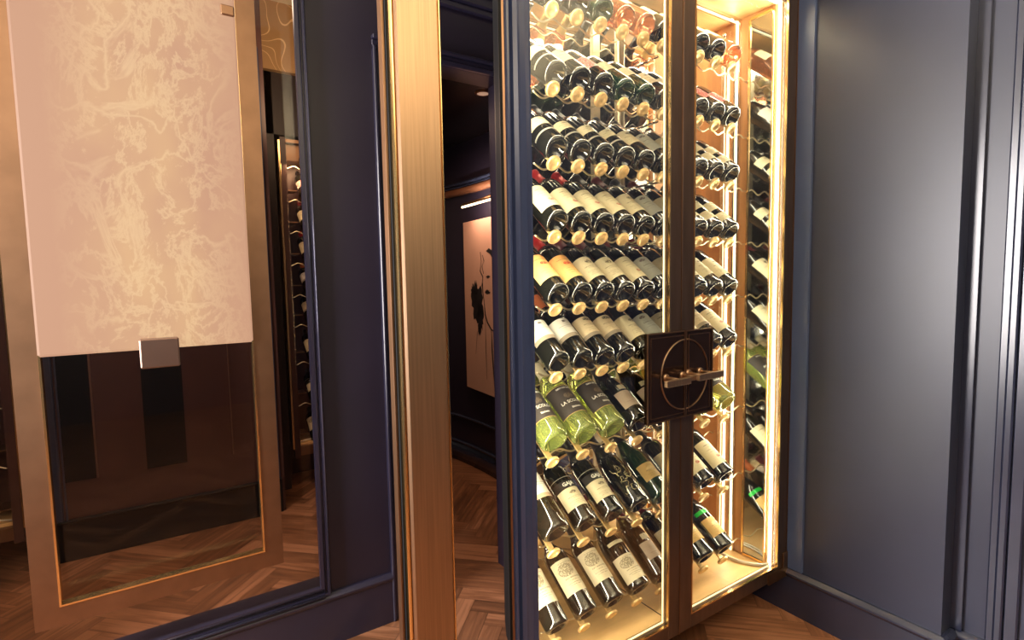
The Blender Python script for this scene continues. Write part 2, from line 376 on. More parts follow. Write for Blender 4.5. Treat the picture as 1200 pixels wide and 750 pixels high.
# artwork
def artwork():
    a = Vector(arc_pt(3.27, .035)); b = Vector(arc_pt(2.42, .035))
    u = (b-a); L = u.length; u.normalize(); nrm = Vector((-u.y, u.x))
    if nrm.x > 0: nrm = -nrm
    e = empty('artwork', (a.x, a.y, 0)); tag(e, 'pale pink panel with black ink splashes hung on the curved navy wall', 'artwork')
    Mx = Matrix(((u.x, -nrm.x, 0, a.x), (u.y, -nrm.y, 0, a.y), (0, 0, 1, .575), (0, 0, 0, 1)))
    e.matrix_world = Mx
    MB().box(0, L, 0, .025, 0, 1.13, .003).build('canvas', mat('art_paper', (.52, .31, .235), .6, noise=.04, scale=5), e)
    ink = mat('ink', (.012, .01, .012), .5, noise=.05)
    ph = MB()
    def blob(cx, cz, rx, rz, seed, amp=.35):
        rnd = random.Random(seed); k = 26; pts = []
        for i in range(k):
            an = 2*math.pi*i/k; q = 1+rnd.uniform(-amp, amp)
            pts.append((cx+rx*math.cos(an)*q, -.0015, cz+rz*math.sin(an)*q))
        b0 = len(ph.v); ph.v += pts+[(cx, -.0015, cz)]
        for i in range(k): ph.f.append((b0+i, b0+(i+1) % k, b0+k)); ph.sm.append(False)
    def stroke(pts, wd):
        b0 = len(ph.v)
        for i, (x, z) in enumerate(pts):
            q = wd*(.4+.8*abs(math.sin(i*1.7+x*40))); ph.v += [(x-q, -.0018, z-q*.4), (x+q, -.0018, z+q*.4)]
        for i in range(len(pts)-1): ph.f.append((b0+2*i, b0+2*i+1, b0+2*i+3, b0+2*i+2)); ph.sm.append(False)
    blob(.20, .60, .085, .12, 3, .3); blob(.235, .50, .05, .09, 5, .3); blob(.16, .66, .05, .06, 9, .45); blob(.22, .42, .022, .04, 12, .3)
    stroke([(.28, .72), (.285, .66), (.30, .6), (.31, .52), (.34, .47), (.39, .43), (.43, .42)], .006)
    stroke([(.39, .43), (.395, .3), (.41, .16), (.42, .06)], .006); stroke([(.31, .5), (.31, .3), (.315, .1)], .0025)
    stroke([(.43, .42), (.47, .46), (.52, .47), (.58, .44)], .005)
    stroke([(.36, .93), (.41, .91), (.45, .87), (.49, .84), (.53, .80)], .018); stroke([(.26, .92), (.27, .86), (.25, .8), (.29, .76), (.27, .7)], .004)
    stroke([(.29, .9), (.31, .86), (.28, .83), (.3, .78)], .003); blob(.36, .76, .03, .008, 21); blob(.35, .665, .03, .014, 22); blob(.46, .5, .03, .006, 23); blob(.45, .44, .02, .008, 24)
    blob(.47, .6, .012, .02, 25); stroke([(.52, .9), (.6, .7), (.7, .5), (.72, .2)], .006); blob(.68, .62, .06, .1, 31, .4)
    stroke([(.19, .4), (.17, .3), (.16, .25)], .002)
    ph.build('ink_drawing', ink, e)
artwork()
pl = empty('picture_light', (0, 0, 0)); tag(pl, 'slim warm picture light mounted above the pink artwork', 'light')
p0 = Vector((*arc_pt(3.12, .12), 1.80)); p1 = Vector((*arc_pt(2.72, .12), 1.80))
MB().tube([p0, p1], .013, 12).build('lamp_bar', frame_brass, pl)
MB().tube([p0+Vector((-.006, 0, -.012)), p1+Vector((-.006, 0, -.012))], .007, 8).build('bulb', lamp_m, pl)
pm = (p0+p1)/2; MB().tube([pm, Vector((*arc_pt(pm.y, 0), 1.86))], .006, 8).build('bracket_arm', frame_brass, pl)
la = area('picture_light_glow', (pm.x-.01, pm.y, 1.835), .35, 1.6, (1, .85, .7), (1, 0, .5), .02); la.parent = pl
la2 = area('picture_light_wash', (pm.x-.02, pm.y, 1.775), .35, 1.9, (1, .66, .45), (.7, 0, -1), .02); la2.parent = pl

# ------------------------------------------------------------------ brass post between window wall and cabinet
e = empty('brass_post', (.485, 1.12, 0)); tag(e, 'tall brushed brass post standing in front of the dark doorway', 'post')
MB().box(-.043, .059, -.02, .02, 0, 2.509, .005).build('face_plate', brass, e)
MB().box(-.052, -.043, -.012, .02, 0, 2.509, .003).build('bright_edge', brass_b, e)
MB().box(-.0555, -.052, .0, .03, 0, 2.509).build('shadow_reveal', black, e)
MB().box(-.0625, -.0555, .008, .03, 0, 2.509, .001).build('back_strip', frame_brass, e)
MB().box(.059, .0625, -.018, .02, 0, 2.509, .001).build('bright_edge', brass_b, e)

# ------------------------------------------------------------------ sconce
def sconce(x, label, group=None, wall=False):
    y = 1.9 if not wall else 1.9
    e = empty('wall_sconce', (x, y, 0)); tag(e, label, 'lamp', group)
    f = MB(); x0, x1, z0, z1, t = -.318, .322, .375, 2.42, .056
    # mitred frame
    for P in ([(x0, z0), (x1, z0), (x1-t, z0+t), (x0+t, z0+t)], [(x1, z0), (x1, z1), (x1-t, z1-t), (x1-t, z0+t)],
              [(x1, z1), (x0, z1), (x0+t, z1-t), (x1-t, z1-t)], [(x0, z1), (x0, z0), (x0+t, z0+t), (x0+t, z1-t)]):
        b = len(f.v); f.v += [(px, 0, pz) for px, pz in P]+[(px, .03, pz) for px, pz in P]
        for q in ((0, 1, 2, 3), (7, 6, 5, 4), (0, 4, 5, 1), (1, 5, 6, 2), (2, 6, 7, 3), (3, 7, 4, 0)): f.f.append(tuple(b+i for i in q)); f.sm.append(False)
    f.build('frame', frame_brass, e)
    rect_tube(MB(), x0+t, x1-t, z0+t, z1-t, -.003, .027, .005).build('inner_bead', brass_b, e)
    s = MB().box(-.262, .265, -.012, .022, 1.135, 2.36, .006).build('alabaster_slab', stone, e)
    MB().box(-.036, .062, -.035, .026, 1.082, 1.168, .004).build('clip', mat('clip_bronze', (.3, .2, .16), .35, 1, noise=.06, scale=20), e)
    MB().box(.225, .262, -.02, .026, 2.135, 2.165, .003).build('clip', frame_brass, e)
    MB().box(-.262, -.235, -.02, .026, 2.06, 2.1, .003).build('clip', frame_brass, e)
    for sx in (-.29, .294):
        for sz in (.6, 2.2): MB().lathe([(0, .03), (.01, .03), (.01, .068 if not wall else .045), (0, .068 if not wall else .045)], 12, 'y', (sx, 0, sz)).build('standoff', frame_brass, e)
    return e
sconce(-.022, 'tall glowing alabaster slab sconce in a brass frame before the window')

sconce(-1.2, 'added second glowing alabaster sconce, unseen on the navy wall beside the window', wall=True)  # invented off-view twin, added to go with the right wall sheen
# ------------------------------------------------------------------ casing to the left of the wine cabinet
prof = [(.748, 1.166), (.7045, 1.090), (.708, 1.082), (.714, 1.082), (.716, 1.092), (.722, 1.094), (.726, 1.084), (.735, 1.078), (.744, 1.082), (.748, 1.092), (.770, 1.096), (.776, 1.090), (.782, 1.092), (.784, 1.106), (.784, 1.105), (.784, 1.16)]
struct(MB().prism(prof, 0, 2.509).build('trim_11', casing_blue))
struct(MB().prism([(.7375, 1.158), (.6985, 1.089), (.7035, 1.087), (.7425, 1.158)], 0, 2.509).build('trim_12', frame_brass))
struct(MB().prism([(.7315, 1.158), (.6925, 1.092), (.698, 1.0895), (.737, 1.158)], 0, 2.509).build('trim_14', black))

# ------------------------------------------------------------------ wine cabinet
CX, CY = 1.36, 1.30
cab = empty('wine_cabinet', (CX, CY, 0)); tag(cab, 'tall lit wine cabinet with brass framed glass doors and racks of bottles', 'cabinet')
OFF = (-CX, -CY, 0)
def part(mb, name, m, parent=cab): 
    return mb.build(name, m, parent, OFF if parent is cab else None)
YB = 1.492; XR = 1.9; Z0 = .198; Z1 = 2.283
part(MB().prism([(XR, 1.142), (1.985, 1.142), (1.985, YB+.03), (XR, YB+.03)], .15, 2.36), 'side_panel', oak_side)
part(MB().prism([(.795, 1.15), (.8955, 1.425), (.934, 1.492), (.930, 1.50), (.8905, 1.43), (.786, 1.168)], .15, 2.36), 'side_panel', black)
part(MB().prism([(.80, 1.142), (XR, 1.142), (XR, YB), (.93, YB), (.89, 1.425)], .15, Z0), 'floor_board', maple)
part(MB().prism([(.80, 1.142), (XR, 1.142), (XR, YB), (.93, YB), (.89, 1.425)], Z1, 2.36), 'top_board', maple)
part(MB().box(.958, 1.985, YB+.003, YB+.03, .15, 2.36), 'back_panel', oak_side)
part(MB().box(.932, 1.66, YB-.003, YB+.003, Z0, Z1), 'back_mirror', mirror_m)
part(MB().box(1.3285, 1.332, 1.145, 1.45, Z0, Z0+.0008), 'floor_seam', black)
part(MB().box(.96, 1.9, 1.33, 1.50, 0, .15), 'plinth', black)
part(MB().prism([(.934, 1.4965), (.957, 1.4965), (.962, 1.52), (.957, 1.524)], .15, 2.36), 'corner_cover', black)
part(MB().box(XR-.004, XR, 1.15, 1.236, .211, 2.262), 'side_mirror', mat('smoked_mirror', (.42, .44, .44), .05, 1, noise=.05, scale=3))
f = MB()
for a, b in ((1.1425, 1.15), (1.236, 1.243)): f.box(XR-.008, XR, a, b, .211, 2.262)
f.box(XR-.008, XR, 1.15, 1.236, .203, .211); f.box(XR-.008, XR, 1.15, 1.236, 2.262, 2.27)
part(f, 'mirror_frame', brass_b)
# lit strips
part(MB().box(1.9095, 1.9165, 1.130, 1.141, Z0, 2.29), 'led_strip', strip)
part(MB().prism([(1.9, 1.1425), (1.9085, 1.1425), (1.9085, 1.136), (1.9, 1.136)], Z0, 2.29).prism([(1.917, 1.1425), (1.926, 1.1425), (1.926, 1.130), (1.917, 1.130)], Z0, 2.29), 'led_channel', maple)
part(MB().box(.792, .796, 1.128, 1.14, Z0, 2.29), 'led_strip', strip)
part(MB().box(.82, 1.9, 1.128, 1.142, 2.284, 2.292), 'led_strip', strip)
for yy in (1.283, ):
    part(MB().box(XR-.006, XR-.0005, yy, yy+.01, Z0, Z1), 'led_strip', strip_s)
    part(MB().box(.86, XR-.006, yy, yy+.01, Z1-.006, Z1-.0005), 'led_strip', strip_s)
    f = MB(); f.box(XR-.012, XR, yy-.007, yy-.001, Z0, Z1); f.box(XR-.012, XR, yy+.011, yy+.017, Z0, Z1)
    f.box(.86, XR-.012, yy-.007, yy-.001, Z1-.012, Z1); f.box(.86, XR-.012, yy+.011, yy+.017, Z1-.012, Z1)
    part(f, 'led_channel', steel)
part(MB().box(XR-.006, XR-.001, 1.325, 1.333, Z0, Z1-.07), 'led_strip', strip_s)
f = MB(); f.box(XR-.016, XR, 1.338, 1.352, Z0, Z1-.06)
part(f, 'slotted_standard', steel)
part(MB().lathe([(0, Z1-.05), (.007, Z1-.045), (.009, Z1-.036), (.007, Z1-.028), (0, Z1-.025)], 12, 'z', (XR-.014, 1.34, 0)), 'finial', steel)
# posts carrying the rails
for px in (1.408,):
    f = MB()
    for dx in (-.0095, .0095): f.tube([(px+dx, 1.418, Z0), (px+dx, 1.418, Z1)], .0062, 12)
    f.box(px-.016, px+.016, 1.422, 1.434, Z0, Z1)
    part(f, 'rack_post', mat('post_metal', (.82, .7, .5), .38, .55, noise=.06, scale=12))
ROWS = [.720, .512, .314, .113, -.090, -.282, -.525, -.795, -1.065]
ROWZ = [r+EYE for r in ROWS]
TILT = [38, 38, 38, 38, 37, 37, 35, 35, 35]
NC = lambda z: 10 if z > .9 else 8            # wider bottles in the three bottom rows
PIT = lambda z: .0876 if z > .9 else .1133
SX = lambda z: .935 if z > .9 else .918
colx = lambda k, z: SX(z)+PIT(z)*k
for rz, tl in zip(ROWZ, TILT):
    tt = math.tan(math.radians(tl))
    for (ry, zz, am, rr) in ((1.25, rz+.001, .008, .0028), (1.385, rz+.03+.195*tt-.0155/math.cos(math.radians(tl))-.012, .009, .0026)):
        pts = []
        x = .90
        while x <= 1.885:
            pts.append((x, ry, zz-am*math.cos(2*math.pi*(x-SX(rz))/PIT(rz)))); x += .0073
        pts.append((XR-.002, ry, zz))
        part(MB().tube(pts, rr, 8), 'wavy_rail', wave_m)
    part(MB().tube([(1.408, 1.25, rz-.006), (1.408, 1.42, rz-.006)], .004, 8), 'rail_arm', steel)
    part(MB().tube([(1.408, 1.385, rz+.20*tt), (1.408, 1.42, rz+.20*tt)], .004, 8), 'rail_arm', steel)
def peg_mesh():
    m = MB(); m.lathe([(0, .0035), (.012, .0035), (.0135, .001), (.015, .0), (.0175, .0005), (.018, -.0005), (.0210, .001), (.0222, .004), (.0218, .008), (.019, .011), (.008, .013), (0, .013)], 20)
    m.box(-.009, .009, -.003, .002, .011, .125)      # flat strap under the bottle, along its axis
    return m.mesh('peg', peg_m)
pm_ = peg_mesh()
for rz, tl in zip(ROWZ, TILT):
    for k in range(NC(rz)):
        o = bpy.data.objects.new('peg', pm_); C.collection.objects.link(o); o.parent = cab
        o.location = (colx(k, rz)-.009-CX, 1.188-CY, rz-.004); o.rotation_euler = (math.radians(tl-90), 0, 0)
part(MB().tube([(1.905, 1.135, .204), (1.87, 1.15, .204), (1.848, 1.178, .204), (1.832, 1.21, .204), (1.825, 1.247, .204), (1.828, 1.29, .204), (1.85, 1.36, .204), (1.88, 1.43, .204)], .0042, 8), 'cable', cable_m)
part(MB().tube([(1.905, 1.128, .211), (1.872, 1.14, .211), (1.846, 1.17, .211), (1.828, 1.205, .211), (1.82, 1.247, .211), (1.823, 1.29, .211), (1.845, 1.36, .211), (1.875, 1.43, .211)], .003, 8), 'cable', cable_m)
# doors
def door(x0, x1, ga, gb, side):
    f = MB(); z0, z1, g0, g1, y0, y1 = .149, 2.345, .198, 2.295, 1.11, 1.1405
    f.box(x0, ga, y0, y1, z0, z1, .002); f.box(gb, x1, y0, y1, z0, z1, .002)
    f.box(ga, gb, y0, y1, z0, g0, .001); f.box(ga, gb, y0, y1, g1, z1, .001)
    d = part(f, 'door', bronze if side else bronze)
    d2 = MB(); rect_tube(d2, ga-.001, gb+.001, g0-.001, g1+.001, y0-.002, y0+.006, .004)
    part(d2, 'glazing_bead', brass_b, d)
    part(rect_tube(MB(), ga+.0005, gb-.0005, g0+.0005, g1-.0005, 1.130, 1.134, .0035), 'painted_edge_glow', edge_glow, d)
    part(MB().box(ga+.003, gb-.003, 1.120, 1.126, g0+.003, g1-.003), 'glass_pane', door_glass, d)
    if side == 0: part(MB().box(x1-.0035, x1-.0005, y0-.002, y0+.004, z0, z1), 'meeting_edge', frame_brass, d)
    # lock plate
    a, b = ((1.192, 1.3605) if side == 0 else (1.3635, 1.497))
    p = part(MB().box(a, b, 1.096, 1.1085, .878, 1.152, .0015), 'lock_plate', bronze_d, d)
    part(rect_tube(MB(), a, b, .878, 1.152, 1.093, 1.097, .004), 'plate_border', frame_brass, d)
    part(rect_tube(MB(), a+.014, b-.002 if side == 0 else b-.014, .892, 1.138, 1.0945, 1.097, .0025), 'plate_border', frame_brass, d)
    cx, cz, R = 1.3612, 1.014, .110
    A0, A1 = (math.pi/2+.03, 3*math.pi/2-.03) if side == 0 else (-math.pi/2+.03, math.pi/2-.03)
    part(MB().tube([(cx+R*math.cos(A0+(A1-A0)*i/40), 1.0945, cz+R*math.sin(A0+(A1-A0)*i/40)) for i in range(41)], .0024, 8), 'ring_inlay', frame_brass if side else brass, d)
    (a, b, zz) = (1.195, 1.300, 1.013) if side == 0 else (1.338, 1.456, 1.016)
    h = MB().box(a, b, 1.022, 1.034, zz-.010, zz+.009, .001)
    sx = (1.27, 1.345) if side == 0 else (1.374, 1.43)
    for s in sx:
        h.tube([(s-.0, 1.034 if side else 1.034, zz), (s, 1.0955, zz)], .0062, 12)
        h.lathe([(.0, 1.0955), (.0125, 1.0955), (.0125, 1.090), (.009, 1.087), (.0, 1.087)], 16, 'y', (s, 0, zz))
    if side == 0: h.box(1.300, 1.352, 1.036, 1.046, zz-.006, zz+.006)
    part(h, 'handle', brass, d)
    return d
door(.735, 1.3615, .79, 1.3065, 0)
dr = door(1.3625, 1.985, 1.419, 1.926, 1)
# pivot hinge bracket on the bottom corner
part(MB().prism([(1.862, 1.104), (1.994, 1.104), (1.994, 1.1095), (1.862, 1.1095)], .146, .186).box(1.958, 1.994, 1.104, 1.1095, .186, .243, .001), 'corner_bracket', frame_brass)
part(MB().box(1.985, 1.999, 1.108, 1.52, .15, 2.36), 'edge_strip', frame_brass)
struct(MB().box(.70, 2.0, 1.09, 1.6, 2.362, 2.509).build('trim_13', navy))
# area lights reinforcing the lit strips, with an added fill at the top back
for nm, loc, sx, sy, pw, dr_ in (('cabinet_light', (1.36, 1.16, 2.27), 1.0, .03, 4.0, (0, .5, -1)), ('cabinet_light', (1.36, 1.45, 2.26), 1.0, .03, 3.0, (0, -.25, -1)), ('cabinet_light', (1.88, 1.30, 1.25), .01, 2.0, 3.5, (-1, .25, 0)), ('cabinet_light', (1.893, 1.135, 1.25), .012, 2.0, 6, (-1, .55, 0)), ('cabinet_light', (.815, 1.14, 1.25), .012, 2.0, 6, (1, .5, 0))):
    l = area(nm, loc, sx, pw*1.35, (1, .88, .64), dr_, sy); l.parent = cab; l.location = (loc[0]-CX, loc[1]-CY, loc[2])
    if sy > 1:      # vertical strip: long side upright
        d = Vector(dr_).normalized(); zq = -d; yv = Vector((0, 0, 1)); xv = yv.cross(zq).normalized()
        M = Matrix((xv, yv, zq)).transposed(); l.rotation_euler = M.to_euler()

# ------------------------------------------------------------------ bottles
def glass_dark(name, col, rough=.05):
    return mat(name, col, rough, 0, noise=.1, scale=10, spec=.8, coat=.6)
G = dict(black=glass_dark('glass_black', (.008, .008, .006)), green=glass_dark('glass_green', (.008, .035, .014)), brown=glass_dark('glass_brown', (.035, .016, .006)), olive=glass_dark('glass_olive', (.05, .035, .01)))
G['white'] = mat('glass_white_wine', (.66, .78, .22), .06, transmission=.82, spec=.7, coat=.5)
G['rose'] = mat('glass_rose_wine', (.95, .42, .22), .03, transmission=.9, spec=.6)
G['bright'] = mat('glass_bright_green', (.02, .30, .05), .04, transmission=.4, spec=.6)
CAP = dict(red=mat('capsule_red', (.55, .02, .02), .3, .2, noise=.05), dark=mat('capsule_dark', (.02, .014, .014), .35, noise=.05), wine=mat('capsule_wine', (.16, .015, .02), .35, noise=.05), orange=mat('capsule_orange', (.6, .16, .05), .35, noise=.05), gold=mat('capsule_gold', (.6, .42, .18), .35, .7, noise=.05), cream=mat('capsule_cream', (.75, .65, .45), .4, noise=.05))
def label_mat(name, base, ink, emblem=(.5, .75, .12, .08), em_col=None, lines=(.52, .45, .30, .22, .15), fade=None):
    m, t, b = nodes(name); b.inputs['Roughness'].default_value = .55
    uv = N(t, 'ShaderNodeUVMap', uv_map='UVMap'); sp = N(t, 'ShaderNodeSeparateXYZ'); t.links.new(uv.outputs[0], sp.inputs[0])
    def M(op, a, c=None, d=None):
        n = N(t, 'ShaderNodeMath', operation=op)
        for i, q in enumerate((a, c, d)):
            if q is None: continue
            if isinstance(q, (int, float)): n.inputs[i].default_value = q
            else: t.links.new(q, n.inputs[i])
        return n.outputs[0]
    U, V = sp.outputs[0], sp.outputs[1]
    nz = N(t, 'ShaderNodeTexNoise', i_Scale=26.0, i_Detail=4.0); t.links.new(uv.outputs[0], nz.inputs['Vector'])
    nzb = N(t, 'ShaderNodeTexNoise', i_Scale=3.0, i_Detail=2.0); t.links.new(uv.outputs[0], nzb.inputs['Vector'])
    rg = nz.outputs[0]
    cur = None
    c0 = N(t, 'ShaderNodeMix', data_type='RGBA'); c0.inputs[6].default_value = (*base, 1); c0.inputs[7].default_value = (*(fade or tuple(x*.85 for x in base)), 1)
    if fade: t.links.new(V, c0.inputs[0])
    else: t.links.new(nzb.outputs[0], c0.inputs[0])
    cur = c0.outputs[2]
    # emblem
    eu, ev, ru, rv = emblem
    d = M('ADD', M('POWER', M('DIVIDE', M('SUBTRACT', U, eu), ru), 2.0), M('POWER', M('DIVIDE', M('SUBTRACT', V, ev), rv), 2.0))
    em = M('MULTIPLY', M('LESS_THAN', d, 1.0), M('GREATER_THAN', rg, .46))
    c1 = N(t, 'ShaderNodeMix', data_type='RGBA'); t.links.new(em, c1.inputs[0]); t.links.new(cur, c1.inputs[6]); c1.inputs[7].default_value = (*(em_col or ink), 1); cur = c1.outputs[2]
    # faint lines of print
    cmb = N(t, 'ShaderNodeCombineXYZ'); t.links.new(M('MULTIPLY', U, 55.0), cmb.inputs[0]); t.links.new(M('MULTIPLY', V, 4.0), cmb.inputs[1])
    nl = N(t, 'ShaderNodeTexNoise', i_Scale=1.0, i_Detail=1.0); t.links.new(cmb.outputs[0], nl.inputs['Vector'])
    acc = None
    for i, lv in enumerate(lines):
        hw = .018 if i == 0 else .009; wd = .26 if i % 2 == 0 else .18
        q = M('MULTIPLY', M('LESS_THAN', M('ABSOLUTE', M('SUBTRACT', V, lv)), hw), M('LESS_THAN', M('ABSOLUTE', M('SUBTRACT', U, .5)), wd))
        acc = q if acc is None else M('MAXIMUM', acc, q)
    if acc is not None:
        k = M('MULTIPLY', M('MULTIPLY', acc, M('GREATER_THAN', nl.outputs[0], .47)), .75)
        c2 = N(t, 'ShaderNodeMix', data_type='RGBA'); t.links.new(k, c2.inputs[0]); t.links.new(cur, c2.inputs[6]); c2.inputs[7].default_value = (*ink, 1); cur = c2.outputs[2]
    t.links.new(cur, b.inputs['Base Color']); return m
CREAM = (.78, .68, .45); INK = (.12, .09, .06)
L = dict(
 cream=label_mat('label_cream', CREAM, INK),
 cream_seal=label_mat('label_cream_seal', (.8, .7, .46), INK, (.5, .3, .09, .06), (.45, .06, .04), (.8, .72, .6, .5)),
 cream_crest=label_mat('label_cream_crest', (.76, .62, .4), INK, (.5, .84, .16, .1), (.02, .02, .02)),
 orange=label_mat('label_orange', (.85, .62, .24), INK, (.5, .62, .12, .07), (.6, .05, .02), (.8, .4, .3, .2), fade=(.8, .38, .12)),
 white=label_mat('label_white', (.86, .82, .74), INK, (.5, .8, .07, .06), (.05, .03, .03), (.5, .4)),
 grey=label_mat('label_grey', (.6, .6, .5), INK, (.35, .85, .1, .06), (.15, .1, .1), (.6, .5, .4)),
 redw=label_mat('label_red_white', (.8, .7, .6), (.5, .03, .03), (.3, .5, .3, .5), (.55, .04, .04), ()),
 dark=label_mat('label_dark', (.045, .035, .03), (.3, .26, .2), (.5, .62, .12, .1), (.16, .12, .08), ()),
 chateau=label_mat('label_chateau', (.82, .72, .5), (.2, .16, .1), (.4, .68, .26, .2), (.3, .25, .16), (.42, .34, .26, .2, .9)),
 tan=label_mat('label_tan', (.6, .46, .34), (.3, .2, .14), (.5, .6, .2, .2), (.5, .38, .27), (.3, .2)),
 gold=label_mat('label_gold', (.7, .45, .15), INK, (.5, .6, .2, .15), (.85, .65, .3)),
 band=mat('band_grey', (.33, .27, .2), .5, noise=.08), bandtan=mat('band_tan', (.5, .36, .24), .5, noise=.08), bandblk=mat('band_black', (.015, .012, .01), .5, noise=.05),
 silver=mat('band_silver', (.75, .7, .6), .3, .6, noise=.05))
text_m = mat('print_white', (.9, .88, .8), .5, noise=.02); gold_m = mat('print_gold', (.85, .72, .38), .35, .4, noise=.05)
SH = {
 'bordeaux': [(0, .026), (.010, .024), (.020, .012), (.0262, .004), (.0280, .0012), (.0300, 0), (.0325, .0006), (.0352, .0022), (.0373, .0052), (.0383, .009), (.0386, .014), (.0386, .184), (.0375, .196), (.0335, .208), (.0255, .221), (.0185, .232), (.0155, .243), (.0145, .256), (.0142, .288), (.0160, .289), (.0162, .2965), (.0130, .299), (0, .299)],
 'burgundy': [(0, .028), (.010, .026), (.021, .013), (.0282, .004), (.0302, .0012), (.0322, 0), (.0348, .0006), (.0378, .0024), (.0399, .0056), (.0409, .010), (.0412, .016), (.0412, .150), (.0400, .166), (.0365, .185), (.0305, .203), (.0235, .221), (.0180, .240), (.0155, .258), (.0145, .275), (.0143, .287), (.0160, .288), (.0162, .2955), (.0130, .298), (0, .298)],
 'big': [(0, .028), (.010, .026), (.022, .013), (.0312, .004), (.0335, .0012), (.0355, 0), (.0382, .0006), (.0412, .0024), (.0435, .0058), (.0447, .0105), (.045, .017), (.045, .184), (.0435, .198), (.038, .212), (.029, .227), (.0205, .242), (.0165, .256), (.0155, .270), (.0150, .300), (.0168, .301), (.017, .309), (.0135, .311), (0, .311)]}
RAD = dict(bordeaux=.0386, burgundy=.0412, big=.045)
cache = {}
def body_mesh(shape, glass):
    k = (shape, glass)
    if k not in cache: cache[k] = MB().lathe(SH[shape], 40).mesh('bottle_body', G[glass])
    return cache[k]
def cap_mesh(shape, cap, long=False):
    k = ('cap', shape, cap, long)
    if k not in cache:
        h = SH[shape][-1][1]; z = h-.07
        pr = [(r+.0006, zz) for r, zz in SH[shape] if zz > z and r > 0 and zz < h-.005]
        cache[k] = MB().lathe([(.0, z+.002), (pr[0][0]-.002, z)]+pr+[(.0168, h-.002), (.0145, h+.0006), (0, h+.0006)], 24).mesh('capsule', CAP[cap])
    return cache[k]
def radius_at(shape, z):
    P = SH[shape][9:]
    for (r0, a), (r1, b) in zip(P, P[1:]):
        if a <= z <= b: return r0+(r1-r0)*(z-a)/(b-a+1e-9)
    return RAD[shape]
def patch(shape, m, z0, z1, half, dr=.0006, nz=8):
    k = ('lab', shape, m, z0, z1, half, dr)
    if k in cache: return cache[k]
    nu = 20; v = []; f = []; uv = []
    for i in range(nz+1):
        z = z0+(z1-z0)*i/nz; r = radius_at(shape, z)+dr
        for j in range(nu+1):
            a = -math.pi/2+math.radians(half)*(2*j/nu-1); v.append((r*math.cos(a), r*math.sin(a), z))
    for i in range(nz):
        for j in range(nu):
            a = i*(nu+1)+j; f.append((a, a+1, a+nu+2, a+nu+1)); uv += [(j/nu, i/nz), ((j+1)/nu, i/nz), ((j+1)/nu, (i+1)/nz), (j/nu, (i+1)/nz)]
    me = bpy.data.meshes.new('label'); me.from_pydata(v, [], f); me.materials.append(L[m] if m in L else m)
    me.polygons.foreach_set('use_smooth', [True]*len(f)); ul = me.uv_layers.new(name='UVMap'); ul.data.foreach_set('uv', [c for u in uv for c in u])
    cache[k] = me; return me
def text_mesh(txt, shape, zc, size, m, r_off=.0012, bold=.0):
    k = ('txt', txt, shape, zc, size)
    if k in cache: return cache[k]
    cu = bpy.data.curves.new('t', 'FONT'); cu.body = txt; cu.size = size; cu.align_x = 'CENTER'; cu.align_y = 'CENTER'; cu.offset = bold; cu.resolution_u = 2
    o = bpy.data.objects.new('t', cu); C.collection.objects.link(o)
    me = bpy.data.meshes.new_from_object(o.evaluated_get(bpy.context.evaluated_depsgraph_get()))
    bpy.data.objects.remove(o); me.name = 'lettering'
    r = RAD[shape]+r_off
    for vv in me.vertices:
        a = -math.pi/2+vv.co.x/r; z = zc+vv.co.y; rr = radius_at(shape, z)+r_off; vv.co = (rr*math.cos(a), rr*math.sin(a), z)
    me.materials.clear(); me.materials.append(m); cache[k] = me; return me
def script_mesh(shape):
    k = ('script', shape)
    if k in cache: return cache[k]
    rnd = random.Random(4); mb = MB()
    def P(u, z): r = radius_at(shape, z)+.0012; a = -math.pi/2+u; return (r*math.cos(a), r*math.sin(a), z)
    for s in range(17):
        u, z = rnd.uniform(-.75, .5), rnd.uniform(.05, .135); an = rnd.uniform(0, 6.28); pts = []
        for i in range(9):
            pts.append(P(u, z)); an += rnd.uniform(-1.1, 1.3); u += .10*math.cos(an); z = min(.145, max(.04, z+.0055*math.sin(an)))
        mb.tube(pts, .0008, 5)
    me = mb.mesh('painted_script', gold_m); cache[k] = me; return me
